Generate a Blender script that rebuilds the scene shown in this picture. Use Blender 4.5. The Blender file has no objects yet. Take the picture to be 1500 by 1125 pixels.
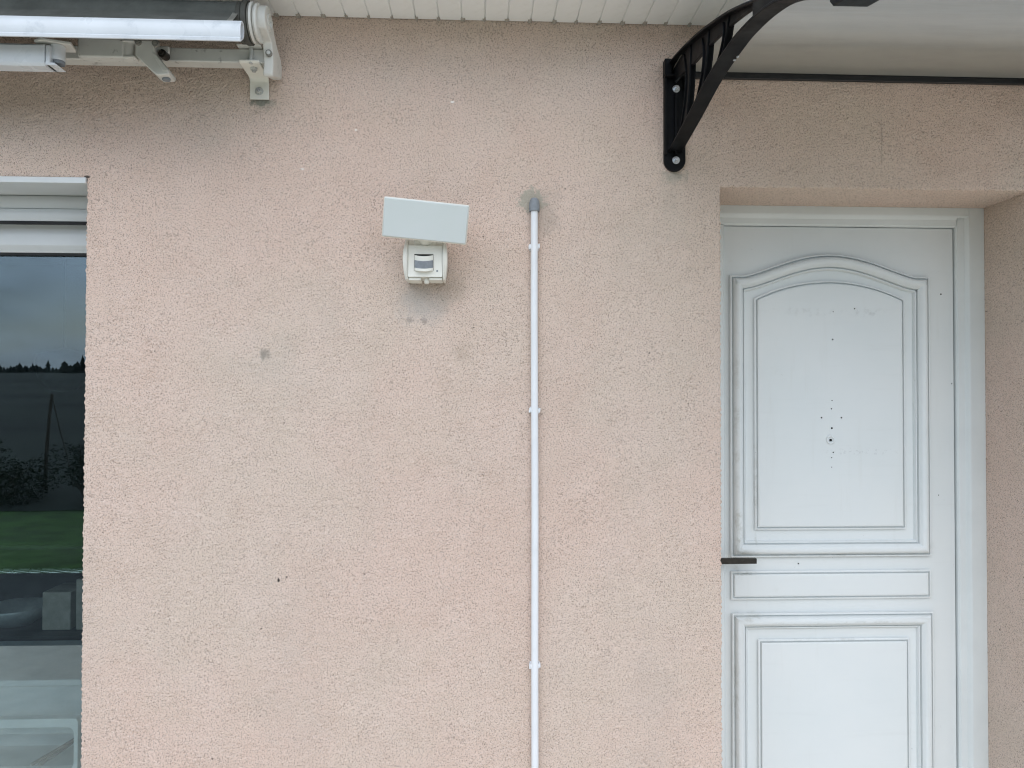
import bpy, bmesh, math, random
import numpy as np
from math import radians as R, sin, cos, pi
from mathutils import Vector, Matrix
random.seed(7); RNG = np.random.default_rng(11)
scene = bpy.context.scene
COL = scene.collection

# ------------------------------------------------------------------ camera
cam_d = bpy.data.cameras.new('camera'); cam = bpy.data.objects.new('camera', cam_d); COL.objects.link(cam)
cam_d.sensor_width = 36.0; cam_d.lens = 36.0*1130/1500; cam_d.clip_start = 0.05; cam_d.clip_end = 3000
cam.location = (0, -2.10, 1.55)
cam.rotation_euler = (Matrix.Rotation(R(-2.5), 3, 'Z') @ Matrix.Rotation(R(90.95), 3, 'X') @ Matrix.Rotation(R(0.1), 3, 'Z')).to_euler()
scene.camera = cam

# ------------------------------------------------------------------ sky, sun, exposure
SUN_EL, SUN_AZ = 40.0, -22.0           # azimuth measured from the wall's outward normal, negative = from the left
w = bpy.data.worlds.new('World'); scene.world = w; w.use_nodes = True
nt = w.node_tree; nt.nodes.clear()
N = nt.nodes.new; L = nt.links.new
wo = N('ShaderNodeOutputWorld'); bg = N('ShaderNodeBackground'); bg.inputs['Strength'].default_value = 0.14
sky = N('ShaderNodeTexSky'); sky.sky_type = 'NISHITA'; sky.sun_disc = False
sky.sun_elevation = R(SUN_EL); sky.sun_rotation = R(180 - SUN_AZ*-1)
sky.air_density = 1.0; sky.dust_density = 2.0
tc = N('ShaderNodeTexCoord'); mp = N('ShaderNodeMapping'); mp.inputs['Scale'].default_value = (1, 1, 2.6)
nz = N('ShaderNodeTexNoise'); nz.inputs['Scale'].default_value = 3.4; nz.inputs['Detail'].default_value = 3; nz.inputs['Roughness'].default_value = 0.52
rp = N('ShaderNodeValToRGB'); rp.color_ramp.elements[0].position = 0.30; rp.color_ramp.elements[0].color = (.25, .25, .25, 1)
rp.color_ramp.elements[1].position = 0.62; rp.color_ramp.elements[1].color = (1, 1, 1, 1)
nz2 = N('ShaderNodeTexNoise'); nz2.inputs['Scale'].default_value = 5.5; nz2.inputs['Detail'].default_value = 3
cr = N('ShaderNodeMapRange'); cr.inputs['From Min'].default_value = .3; cr.inputs['From Max'].default_value = .7
cr.inputs['To Min'].default_value = 3.8; cr.inputs['To Max'].default_value = 9.2
cc = N('ShaderNodeVectorMath'); cc.operation = 'SCALE'; cc.inputs[0].default_value = (.76, .95, 1.22)
mx = N('ShaderNodeMix'); mx.data_type = 'RGBA'
L(tc.outputs['Generated'], mp.inputs['Vector']); L(mp.outputs['Vector'], nz.inputs['Vector']); L(mp.outputs['Vector'], nz2.inputs['Vector'])
L(nz.outputs['Fac'], rp.inputs['Fac']); L(rp.outputs['Color'], mx.inputs['Factor'])
L(nz2.outputs['Fac'], cr.inputs['Value']); L(cr.outputs['Result'], cc.inputs['Scale'])
L(sky.outputs['Color'], mx.inputs['A']); L(cc.outputs['Vector'], mx.inputs['B'])
w.cycles.sampling_method = 'MANUAL'; w.cycles.sample_map_resolution = 256
L(mx.outputs['Result'], bg.inputs['Color']); L(bg.outputs['Background'], wo.inputs['Surface'])

sun_d = bpy.data.lights.new('sun', 'SUN'); sun = bpy.data.objects.new('sun', sun_d); COL.objects.link(sun)
sun_d.energy = 0.7; sun_d.angle = R(50); sun_d.color = (1.0, .985, .96)
sv = Vector((sin(R(SUN_AZ))*cos(R(SUN_EL)), -cos(R(SUN_AZ))*cos(R(SUN_EL)), sin(R(SUN_EL))))
sun.rotation_euler = (-sv).to_track_quat('-Z', 'Y').to_euler(); sun.location = (-4, -8, 10)

vs = scene.view_settings
scene.display_settings.display_device = 'sRGB'
vs.view_transform = 'Standard'; vs.look = 'None'; vs.gamma = 1.0; vs.use_curve_mapping = False; vs.exposure = 0.48
scene.cycles.use_denoising = True; scene.cycles.filter_width = 1.1
scene.cycles.max_bounces = 6; scene.cycles.diffuse_bounces = 4; scene.cycles.transparent_max_bounces = 12

# ------------------------------------------------------------------ mesh helpers
class MB:
    def __init__(s): s.v = []; s.f = []; s.m = []
    def add(s, vs_, fs_, mi=0):
        o = len(s.v); s.v += [tuple(p) for p in vs_]
        for f in fs_: s.f.append(tuple(i+o for i in f)); s.m.append(mi)
        return s
    def box(s, x0, x1, y0, y1, z0, z1, mi=0):
        return s.add([(x0,y0,z0),(x1,y0,z0),(x1,y1,z0),(x0,y1,z0),(x0,y0,z1),(x1,y0,z1),(x1,y1,z1),(x0,y1,z1)],
                     [(3,2,1,0),(4,5,6,7),(0,1,5,4),(1,2,6,5),(2,3,7,6),(3,0,4,7)], mi)
    def prism(s, pts, axis, a, b, mi=0):
        """extrude a 2-D polygon along an axis: x -> pts are (y,z); y -> (x,z); z -> (x,y)"""
        def P(p, t):
            return (t,p[0],p[1]) if axis == 'x' else ((p[0],t,p[1]) if axis == 'y' else (p[0],p[1],t))
        n = len(pts)
        vs_ = [P(p, a) for p in pts] + [P(p, b) for p in pts]
        fs_ = [tuple(range(n))[::-1], tuple(range(n, 2*n))] + [(i, (i+1) % n, n+(i+1) % n, n+i) for i in range(n)]
        return s.add(vs_, fs_, mi)
    def tube(s, p0, p1, r0, r1=None, n=16, caps=True, mi=0):
        r1 = r0 if r1 is None else r1
        p0 = Vector(p0); p1 = Vector(p1); d = (p1-p0).normalized()
        u = d.orthogonal().normalized(); v = d.cross(u)
        vs_ = [p0+(u*cos(2*pi*i/n)+v*sin(2*pi*i/n))*r0 for i in range(n)] + [p1+(u*cos(2*pi*i/n)+v*sin(2*pi*i/n))*r1 for i in range(n)]
        fs_ = [(i, (i+1) % n, n+(i+1) % n, n+i) for i in range(n)]
        if caps: fs_ += [tuple(range(n))[::-1], tuple(range(n, 2*n))]
        return s.add(vs_, fs_, mi)
    def path(s, pts, r, n=8, mi=0):
        pts = [Vector(p) for p in pts]; rs = r if isinstance(r, (list, tuple)) else [r]*len(pts)
        rings = []; u = None
        for i, p in enumerate(pts):
            d = (pts[min(i+1, len(pts)-1)] - pts[max(i-1, 0)]).normalized()
            u = d.orthogonal().normalized() if u is None else (u - d*u.dot(d)).normalized()
            v = d.cross(u); rings.append([p+(u*cos(2*pi*k/n)+v*sin(2*pi*k/n))*rs[i] for k in range(n)])
        vs_ = [q for rg in rings for q in rg]; fs_ = []
        for i in range(len(pts)-1):
            for k in range(n): fs_.append((i*n+k, i*n+(k+1) % n, (i+1)*n+(k+1) % n, (i+1)*n+k))
        fs_ += [tuple(range(n))[::-1], tuple((len(pts)-1)*n+k for k in range(n))]
        return s.add(vs_, fs_, mi)
    def lathe(s, prof, origin, axis='z', n=24, mi=0, a0=0., a1=2*pi):
        ox, oy, oz = origin; full = abs(a1-a0-2*pi) < 1e-6; m = n if full else n+1
        vs_ = []
        for (r, h) in prof:
            for k in range(m):
                a = a0+(a1-a0)*k/n; c, q = r*cos(a), r*sin(a)
                vs_.append((ox+c, oy+q, oz+h) if axis == 'z' else ((ox+h, oy+c, oz+q) if axis == 'x' else (ox+c, oy+h, oz+q)))
        fs_ = []
        for i in range(len(prof)-1):
            for k in range(n):
                k2 = (k+1) % m; fs_.append((i*m+k, i*m+k2, (i+1)*m+k2, (i+1)*m+k))
        return s.add(vs_, fs_, mi)
    def build(s, name, mats, parent=None, smooth=False, bevel=0., seg=2, fix=True):
        me = bpy.data.meshes.new(name); me.from_pydata(s.v, [], s.f)
        mats = mats if isinstance(mats, (list, tuple)) else [mats]
        for m in mats: me.materials.append(m)
        me.polygons.foreach_set('material_index', s.m)
        if fix:
            bm = bmesh.new(); bm.from_mesh(me); bmesh.ops.recalc_face_normals(bm, faces=bm.faces); bm.to_mesh(me); bm.free()
        o = bpy.data.objects.new(name, me); COL.objects.link(o)
        if parent: o.parent = parent
        if smooth: me.shade_smooth() if smooth is True else me.set_sharp_from_angle(angle=R(smooth))
        if smooth and smooth is not True: me.polygons.foreach_set('use_smooth', [True]*len(me.polygons))
        if bevel:
            b = o.modifiers.new('bevel', 'BEVEL'); b.width = bevel; b.segments = seg; b.limit_method = 'ANGLE'; b.angle_limit = R(35); b.harden_normals = False
            me.polygons.foreach_set('use_smooth', [True]*len(me.polygons))
            me.set_sharp_from_angle(angle=R(30))
        return o
def empty(name, loc=(0,0,0), parent=None):
    o = bpy.data.objects.new(name, None); COL.objects.link(o); o.location = loc; o.empty_display_size = .1
    if parent: o.parent = parent
    return o
def tag(o, label=None, cat=None, group=None, kind=None):
    if label: o['label'] = label
    if cat: o['category'] = cat
    if group: o['group'] = group
    if kind: o['kind'] = kind
    return o
def put(src, name, loc, parent, rot=None):
    """a copy that shares mesh data"""
    o = src.copy(); o.name = name; COL.objects.link(o); o.location = loc; o.parent = parent
    if rot: o.rotation_euler = rot
    return o
def mesh_np(name, V, F, mat, parent=None, smooth=True):
    me = bpy.data.meshes.new(name); V = np.ascontiguousarray(V, dtype=np.float32); F = np.ascontiguousarray(F, dtype=np.int32)
    me.vertices.add(len(V)); me.vertices.foreach_set('co', V.ravel())
    me.loops.add(F.size); me.loops.foreach_set('vertex_index', F.ravel())
    me.polygons.add(len(F)); me.polygons.foreach_set('loop_start', np.arange(0, F.size, F.shape[1], dtype=np.int32))
    me.polygons.foreach_set('use_smooth', np.ones(len(F), dtype=bool) if smooth else np.zeros(len(F), dtype=bool))
    me.update(calc_edges=True); me.validate()
    me.materials.append(mat)
    o = bpy.data.objects.new(name, me); COL.objects.link(o)
    if parent: o.parent = parent
    return o

# ------------------------------------------------------------------ material helpers
class G:
    """small wrapper for writing node graphs"""
    def __init__(s, name):
        s.m = bpy.data.materials.new(name); s.m.use_nodes = True; s.t = s.m.node_tree; s.t.nodes.clear()
        s.out = s.n('ShaderNodeOutputMaterial'); s.co = s.n('ShaderNodeTexCoord').outputs['Object']
    def n(s, t, **k):
        nd = s.t.nodes.new(t)
        for a, b in k.items(): setattr(nd, a, b)
        return nd
    def l(s, a, b): s.t.links.new(a, b)
    def val(s, sock, v):
        if hasattr(v, 'is_linked'): s.l(v, sock)
        else: sock.default_value = v
    def noise(s, scale, detail=4, rough=.55, vec=None, dist=0.):
        nd = s.n('ShaderNodeTexNoise'); nd.inputs['Scale'].default_value = scale; nd.inputs['Detail'].default_value = detail
        nd.inputs['Roughness'].default_value = rough; nd.inputs['Distortion'].default_value = dist; s.l(vec or s.co, nd.inputs['Vector']); return nd.outputs['Fac']
    def vscale(s, sc, vec=None):
        nd = s.n('ShaderNodeMapping'); nd.inputs['Scale'].default_value = sc; s.l(vec or s.co, nd.inputs['Vector']); return nd.outputs['Vector']
    def rng(s, v, a, b, c=0., d=1., smooth=True):
        nd = s.n('ShaderNodeMapRange'); nd.interpolation_type = 'SMOOTHSTEP' if smooth else 'LINEAR'
        s.val(nd.inputs['Value'], v); nd.inputs['From Min'].default_value = a; nd.inputs['From Max'].default_value = b
        nd.inputs['To Min'].default_value = c; nd.inputs['To Max'].default_value = d; return nd.outputs['Result']
    def math(s, op, a, b=0.):
        nd = s.n('ShaderNodeMath', operation=op); s.val(nd.inputs[0], a); s.val(nd.inputs[1], b); return nd.outputs[0]
    def mix(s, f, a, b, mode='MIX'):
        nd = s.n('ShaderNodeMix', data_type='RGBA', blend_type=mode); s.val(nd.inputs['Factor'], f)
        s.val(nd.inputs['A'], a if hasattr(a, 'is_linked') else (*a, 1)); s.val(nd.inputs['B'], b if hasattr(b, 'is_linked') else (*b, 1)); return nd.outputs['Result']
    def bump(s, h, strength, dist, normal=None):
        nd = s.n('ShaderNodeBump'); nd.inputs['Strength'].default_value = strength; nd.inputs['Distance'].default_value = dist
        s.l(h, nd.inputs['Height'])
        if normal is not None: s.l(normal, nd.inputs['Normal'])
        return nd.outputs['Normal']
    def blob(s, x, z, rx, rz, soft=.6, wob=.5, wscale=30.):
        """mask of an uneven elliptical stain on the wall plane (object x,z)"""
        nd = s.n('ShaderNodeMapping'); nd.inputs['Location'].default_value = (-x/rx, 0, -z/rz); nd.inputs['Scale'].default_value = (1/rx, 0, 1/rz); s.l(s.co, nd.inputs['Vector'])
        ln = s.n('ShaderNodeVectorMath', operation='LENGTH'); s.l(nd.outputs['Vector'], ln.inputs[0])
        if not hasattr(s, 'wn'): s.wn = (s.noise(13., 3, .6), s.noise(60., 3, .6))
        d = s.math('ADD', ln.outputs['Value'], s.math('MULTIPLY', s.math('SUBTRACT', s.wn[wscale > 25], .5), wob*2))
        return s.rng(d, 1-soft, 1+soft*.3, 1., 0.)
    def bsdf(s, color, rough=.5, metal=0., normal=None, spec=.5, **k):
        b = s.n('ShaderNodeBsdfPrincipled'); s.val(b.inputs['Base Color'], color if hasattr(color, 'is_linked') else (*color, 1)); s.val(b.inputs['Roughness'], rough)
        b.inputs['Metallic'].default_value = metal; b.inputs['Specular IOR Level'].default_value = spec
        if normal is not None: s.l(normal, b.inputs['Normal'])
        for a, v in k.items(): b.inputs[a].default_value = v
        return b
    def done(s, shader):
        s.l(shader.outputs[0], s.out.inputs['Surface']); return s.m
def plain(name, col, rough=.5, metal=0., var=.12, scale=25., bump=.0, dirt=0., dirtcol=(.12,.11,.09), spec=.5, dscale=9., dlo=.56):
    g = G(name)
    f = g.rng(g.noise(scale, 5, .6), .3, .7)
    c = g.mix(f, tuple(x*(1-var) for x in col), tuple(min(1., x*(1+var*.6)) for x in col))
    if dirt: c = g.mix(g.math('MULTIPLY', g.rng(g.noise(dscale, 7, .68), dlo, dlo+.18), dirt), c, dirtcol)
    nm = g.bump(g.noise(scale*9, 4, .6), bump, .001) if bump else None
    ro = g.rng(g.noise(scale*.6, 4), .3, .7, max(rough-.08, .02), min(rough+.1, 1), False)
    return g.done(g.bsdf(c, ro, metal, nm, spec))

# ------------------------------------------------------------------ materials
def render_wall_material():
    g = G('pink_roughcast')
    big = g.noise(1.3, 4, .55); mid = g.noise(6., 5, .6); fine = g.noise(265., 2, .6); grit = g.noise(380., 1, .6)
    c = g.mix(g.rng(big, .40, .60), (.675, .512, .425), (.650, .526, .436))
    c = g.mix(g.rng(mid, .35, .7, 0, .45), c, (.715, .565, .485))
    c = g.mix(g.rng(g.noise(11., 4, .6), .52, .74, 0, .10), c, (.50, .46, .39))
    vs_ = g.vscale((9., 1., .55)); c = g.mix(g.rng(g.noise(1., 4, .6, vs_), .55, .75, 0, .08), c, (.40, .36, .31))
    c = g.mix(g.rng(fine, .36, .49, .66, 0.), c, (.25, .19, .155))           # cavity shade of the pits, painted into the colour
    c = g.mix(g.rng(grit, .56, .68, 0, .50), c, (.84, .73, .65))             # pale sand grains
    c = g.mix(g.rng(g.noise(120., 1, .5), .20, .255, .85, 0.), c, (.09, .075, .06))    # few black grains
    stains = [  # x, z, rx, rz, colour, amount, softness
        (.145, 2.088, .040, .034, (.40,.38,.31), .80, .30), (.175, 2.045, .050, .070, (.36,.31,.26), .45, .9),
        (-.150, 1.820, .080, .070, (.40,.38,.35), .50, 1.), (-.075, 1.850, .055, .055, (.35,.29,.22), .35, .9),
        (-.186, 1.757, .010, .008, (.20,.16,.14), .50, .6), (-.147, 1.756, .011, .009, (.20,.16,.14), .50, .6), (-.165, 1.775, .060, .045, (.52,.49,.46), .3, .9),
        (-.575, 1.662, .016, .016, (.20,.18,.15), .75, .7), (-.560, 1.63, .11, .10, (.50,.46,.40), .25, 1.),
        (-.045, 1.667, .03, .03, (.36,.28,.21), .30, 1.), (-.40, 1.78, .05, .12, (.50,.42,.35), .15, 1.),
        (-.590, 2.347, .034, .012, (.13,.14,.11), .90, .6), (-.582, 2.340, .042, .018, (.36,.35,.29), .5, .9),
        (.540, 2.160, .042, .022, (.34,.33,.27), .65, .9), (.535, 2.07, .05, .12, (.48,.42,.35), .25, 1.),
        (-.48, .62, .10, .30, (.50,.43,.37), .15, 1.), (-.50, .95, .16, .30, (.52,.46,.40), .12, 1.),
        (1.125, 2.28, .0035, .10, (.26,.21,.17), .45, .9), (.46, 1.95, .12, .16, (.50,.43,.36), .15, 1.),
        (-1.045, 2.136, .009, .004, (.05,.045,.04), .9, .5), (.48, .72, .10, .25, (.50,.42,.37), .25, 1.),
        (-.534, 1.059, .0045, .0065, (.035,.03,.03), .95, .4), (-.512, 1.066, .0025, .0020, (.05,.04,.04), .9, .4),
        (-.072, 2.355, .0070, .0030, (.92,.88,.84), .9, .4), (-.334, 2.275, .0045, .0040, (.92,.88,.84), .8, .4), (-.478, 2.165, .0060, .0030, (.90,.86,.82), .7, .4)]
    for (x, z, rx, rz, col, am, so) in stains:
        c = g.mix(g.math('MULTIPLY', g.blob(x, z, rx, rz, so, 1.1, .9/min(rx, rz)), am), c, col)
    hgt = g.math('ADD', g.math('MULTIPLY', fine, .8), g.math('MULTIPLY', grit, .45))
    nm = g.bump(hgt, .8, .0022)
    return g.done(g.bsdf(c, .93, 0, nm, .12))
M = {}
M['wall'] = render_wall_material()
def door_paint():
    g = G('aged_white_door_paint')
    c = g.mix(g.rng(g.noise(3., 4), .3, .7), (.70, .735, .73), (.735, .76, .75))
    streak = g.vscale((3., 1., 40.)); c = g.mix(g.rng(g.noise(1.2, 6, .65, streak), .55, .8, 0, .16), c, (.58, .60, .58))
    streak2 = g.vscale((26., 1., 2.)); c = g.mix(g.rng(g.noise(1.4, 6, .65, streak2), .56, .8, 0, .20), c, (.60, .61, .57))
    c = g.mix(g.rng(g.noise(5., 7, .7), .60, .75, 0, .22), c, (.56, .57, .52))
    c = g.mix(g.rng(g.noise(75., 4, .6), .71, .77, 0, .65), c, (.30, .31, .30))      # small chips and scuffs
    c = g.mix(g.math('MULTIPLY', g.math('MULTIPLY', g.blob(1.00, 1.812, .125, .016, .6, .5, 30), g.rng(g.noise(48., 5, .7), .46, .72)), .40), c, (.42, .43, .42))
    c = g.mix(g.math('MULTIPLY', g.math('MULTIPLY', g.blob(1.19, 1.812, .075, .020, .6, .5, 30), g.rng(g.noise(60., 5, .7), .46, .72)), .45), c, (.42, .43, .42))
    c = g.mix(g.math('MULTIPLY', g.math('MULTIPLY', g.blob(1.17, 1.385, .14, .012, .7, .6, 30), g.rng(g.noise(90., 4, .7), .54, .62)), .5), c, (.52, .54, .54))
    dn = g.rng(g.noise(22., 5, .7), .44, .66, 0, .75)
    for (x, z, rx, rz, am) in ((.789, 1.12, .018, .13, .75), (.800, 1.075, .05, .014, .6), (.795, 1.016, .045, .007, .8), (.81, .886, .06, .016, .6), (1.08, 1.070, .30, .010, .45),
                               (.782, 1.5, .010, .35, .5), (.778, .60, .012, .25, .5), (1.12, .868, .28, .006, .55), (1.38, 1.085, .03, .03, .35), (1.33, 1.019, .03, .005, .6), (1.08, .812, .24, .005, .4), (.845, 1.25, .006, .20, .6)):
        c = g.mix(g.math('MULTIPLY', g.math('MULTIPLY', g.blob(x, z, rx, rz, .9, .6, 60), dn), am), c, (.38, .38, .32))
    nm = g.bump(g.noise(1.3, 4, .6, g.vscale((25., 25., 300.))), .12, .0006)
    return g.done(g.bsdf(c, g.rng(g.noise(8., 4), .3, .7, .42, .6, False), 0, nm, .4))
M['door'] = door_paint()
M['frame'] = plain('white_frame_paint', (.73, .765, .755), .45, var=.04, scale=6, dirt=.35, dirtcol=(.42,.43,.38), dscale=7, dlo=.60)
M['alu'] = plain('white_aluminium', (.66, .68, .68), .38, var=.04, scale=8, dirt=.2, dirtcol=(.35,.36,.34), dscale=6)
M['pvc'] = plain('white_pvc', (.80, .815, .83), .35, var=.03, scale=10, dirt=.12, dirtcol=(.5,.49,.45), dscale=14)
M['greycap'] = plain('grey_plastic', (.23, .25, .27), .55, var=.15, scale=60, dirt=.25, dirtcol=(.4,.41,.4))
M['soffit'] = plain('soffit_pvc', (.87, .885, .87), .42, var=.03, scale=5, dirt=.18, dirtcol=(.45,.44,.38), dscale=5)
M['clip'] = plain('dusty_clip', (.34, .32, .28), .8, var=.5, scale=60)
M['cream'] = plain('cream_lacquer', (.66, .655, .61), .38, var=.05, scale=12, dirt=.55, dirtcol=(.26,.25,.21), dscale=20, dlo=.585)
M['chipped'] = plain('chipped_cream_lacquer', (.62, .62, .58), .42, var=.06, scale=14, dirt=.9, dirtcol=(.06,.055,.045), dscale=34, dlo=.575)
M['whitebar'] = plain('white_awning_lacquer', (.68, .71, .735), .30, var=.05, scale=9, dirt=.45, dirtcol=(.36,.40,.44), dscale=12, dlo=.54)
M['darkfabric'] = plain('grey_awning_cloth', (.115, .12, .11), .85, var=.22, scale=14, bump=.3, dirt=.3, dirtcol=(.19,.2,.18), dscale=6, spec=.2)
M['ring'] = plain('grey_rubber', (.22, .215, .19), .6, var=.2, scale=40)
M['darkrubber'] = plain('dark_rubber', (.07, .07, .06), .6, var=.2, scale=40)
M['galv'] = plain('galvanised_steel', (.55, .56, .53), .45, .15, var=.2, scale=45, dirt=.35, dirtcol=(.2,.2,.18), dscale=30)
M['steel'] = plain('bright_steel', (.62, .64, .66), .3, .9, var=.15, scale=80)
M['darkhole'] = plain('dark_hole', (.012, .012, .012), .9, var=.3)
M['black'] = plain('black_plastic', (.006, .0068, .008), .45, var=.3, scale=30, bump=.05, dirt=.25, dirtcol=(.025,.026,.028), dscale=12, spec=.13)
M['blackalu'] = plain('black_aluminium', (.010, .011, .012), .4, var=.2, scale=20)
M['bronze'] = plain('dark_bronze', (.045, .04, .033), .42, .6, var=.25, scale=60)
M['lampwhite'] = plain('ivory_plastic', (.78, .77, .70), .42, var=.04, scale=20, dirt=.2, dirtcol=(.55,.52,.42), dscale=18)
M['rubber'] = plain('black_seal_and_gap', (.012, .012, .012), .7)
def frosted():
    g = G('frosted_diffuser')
    c = g.mix(g.rng(g.noise(9., 3), .3, .7), (.60, .645, .625), (.62, .66, .65))
    return g.done(g.bsdf(c, .32, 0, None, .5))
M['diffuser'] = frosted()
M['lens'] = plain('pir_lens', (.24, .26, .28), .35, var=.2, scale=60)
def sheet():
    g = G('hazy_polycarbonate')
    tr = g.n('ShaderNodeBsdfTransparent'); tr.inputs['Color'].default_value = (.95, .95, .94, 1)
    f = g.rng(g.noise(1.5, 4, .6, g.vscale((2., 6., 1.))), .3, .7, .46, .58)
    df = g.n('ShaderNodeBsdfDiffuse'); df.inputs['Color'].default_value = (.70, .67, .60, 1)
    tl = g.n('ShaderNodeBsdfTranslucent'); tl.inputs['Color'].default_value = (.80, .78, .71, 1)
    m0 = g.n('ShaderNodeMixShader'); m0.inputs[0].default_value = .65; g.l(df.outputs[0], m0.inputs[1]); g.l(tl.outputs[0], m0.inputs[2])
    m1 = g.n('ShaderNodeMixShader'); g.l(f, m1.inputs[0]); g.l(tr.outputs[0], m1.inputs[1]); g.l(m0.outputs[0], m1.inputs[2])
    gl = g.n('ShaderNodeBsdfGlossy'); gl.inputs['Roughness'].default_value = .16
    fr = g.n('ShaderNodeFresnel'); fr.inputs['IOR'].default_value = 1.45
    m2 = g.n('ShaderNodeMixShader'); g.l(g.math('MULTIPLY', fr.outputs[0], .7), m2.inputs[0]); g.l(m1.outputs[0], m2.inputs[1]); g.l(gl.outputs[0], m2.inputs[2])
    return g.done(m2)
M['sheet'] = sheet()
def glass():
    g = G('double_glazing')
    tr = g.n('ShaderNodeBsdfTransparent'); tr.inputs['Color'].default_value = (.86, .92, .92, 1)
    gl = g.n('ShaderNodeBsdfGlossy'); gl.inputs['Roughness'].default_value = .0; gl.inputs['Color'].default_value = (.86, .95, 1., 1)
    fr = g.n('ShaderNodeFresnel'); fr.inputs['IOR'].default_value = 1.62
    nm = g.bump(g.noise(3.0, 2), .02, .01); g.l(nm, gl.inputs['Normal'])
    m = g.n('ShaderNodeMixShader'); g.l(g.math('MULTIPLY', fr.outputs[0], 1.5), m.inputs[0]); g.l(tr.outputs[0], m.inputs[1]); g.l(gl.outputs[0], m.inputs[2])
    return g.done(m)
M['glass'] = glass()
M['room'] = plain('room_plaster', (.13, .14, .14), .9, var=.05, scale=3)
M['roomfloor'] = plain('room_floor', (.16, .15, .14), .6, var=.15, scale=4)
M['table'] = plain('pale_grey_laminate', (.50, .54, .56), .4, var=.06, scale=5)
M['tray'] = plain('white_plastic_box', (.80, .82, .82), .4, var=.03, scale=9)
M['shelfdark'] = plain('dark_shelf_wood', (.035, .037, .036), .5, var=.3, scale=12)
M['bowl'] = plain('dull_steel_bowl', (.50, .53, .53), .4, .3, var=.15)
M['carton'] = plain('dim_carton', (.42, .40, .35), .8, var=.15)
M['brown'] = plain('brown_wood', (.06, .045, .035), .55, var=.2)
M['roof'] = plain('clay_roof', (.22, .10, .06), .85, var=.3, scale=20, bump=.3)
M['fascia'] = plain('white_fascia', (.72, .73, .72), .45, var=.04)
M['added_deck'] = plain('added_dark_deck', (.035, .038, .036), .8, var=.3, scale=6, bump=.2)
M['terrace'] = plain('pale_terrace_concrete', (.78, .68, .54), .85, var=.15, scale=8, bump=.2)
M['lawn'] = plain('lawn_grass', (.075, .16, .03), .9, var=.4, scale=3., bump=.3)
M['hill'] = plain('hill_pasture', (.034, .042, .028), .95, var=.6, scale=.12, dirt=.7, dirtcol=(.015,.02,.014), dscale=.04)
M['conifer'] = plain('conifer_needles', (.018, .026, .018), .95, var=.4, scale=.8)
M['leaf'] = plain('hedge_leaf', (.03, .055, .022), .7, var=.5, scale=6)
M['bark'] = plain('post_wood', (.10, .075, .05), .85, var=.3, scale=12)

# ------------------------------------------------------------------ the setting: ground, hill
tag(MB().box(-400, 400, -600, 6, -.4, -.06).build('lawn', M['lawn']), kind='structure')
tag(MB().box(-6, 8, -2.45, -.012, -.3, -.004).box(-1.9, 8, -6.5, -2.452, -.3, -.004).build('terrace', M['terrace'], bevel=.01), kind='structure')  # unseen ground, kept pale and warm and widened to bounce light up to the eaves
tag(MB().box(-6, -1.91, -4.5, -2.46, -.3, -.012).build('added_deck', M['added_deck'], bevel=.01), kind='structure')  # added out of view, dark so that the pane's reflection dims here
def hill_h(x, y):
    t = min(1, max(0, (-8.6-y)/421)); return 15.5*(t**.85)*(.92+.10*sin(x*.013+1.)+.05*sin(x*.041)+.035*sin(x*.11+2.)+.02*sin(x*.23)) - .06
hv = []; hf = []; nxh, nyh = 121, 14
for j in range(nyh):
    for i in range(nxh):
        x = -620 + i*(900/(nxh-1)); y = -8.6 - 421*(j/(nyh-1))**1.8
        h = hill_h(x, y)
        hv.append((x, y, h + .01))
for j in range(nyh-1):
    for i in range(nxh-1):
        a = j*nxh+i; hf.append((a, a+1, a+nxh+1, a+nxh))
hb = MB(); hb.add(hv, hf); tag(hb.build('hill', M['hill'], smooth=True), kind='structure')

# ------------------------------------------------------------------ the house
house = empty('house'); tag(house, 'pink roughcast house front with white panelled door and dark window', 'house')
C_ = .003; X0, Z0 = -1.35, .45; NX, NZ = 1035, 717
IW, ID0, ID1, JT = 101, 673, 968, 561            # opening edges in cells: window right, door left, door right, heads
XW, XD0, XD1, ZT = X0+IW*C_, X0+ID0*C_, X0+ID1*C_, Z0+JT*C_
def spectral(nx, nz, lam0, lam1, cell=C_):
    """band-limited random relief, unit deviation"""
    f = np.fft.rfft2(RNG.standard_normal((nx, nz)))
    fx = np.fft.fftfreq(nx, cell)[:, None]; fz = np.fft.rfftfreq(nz, cell)[None, :]
    k = np.sqrt(fx**2+fz**2)+1e-9; lam = 1/k
    f *= np.exp(-(np.log(lam/math.sqrt(lam0*lam1))/(.6*math.log(lam1/lam0)))**2)
    a = np.fft.irfft2(f, s=(nx, nz)); return (a-a.mean())/a.std()
ni, nj = NX+1, NZ+1
rel = spectral(ni, nj, .0065, .011); und = spectral(ni, nj, .15, .5); sp = spectral(ni, nj, .018, .04)
hh = .00090*np.clip(1+.15*spectral(ni, nj, .08, .3), .6, 1.4)*np.clip(rel, -2.6, 1.0) + .0003*sp + .0006*und
gi, gj = np.meshgrid(np.arange(ni), np.arange(nj), indexing='ij')
V = np.stack([X0+gi*C_, -hh, Z0+gj*C_], -1)
jx = spectral(ni, nj, .010, .022)*.0011
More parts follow.
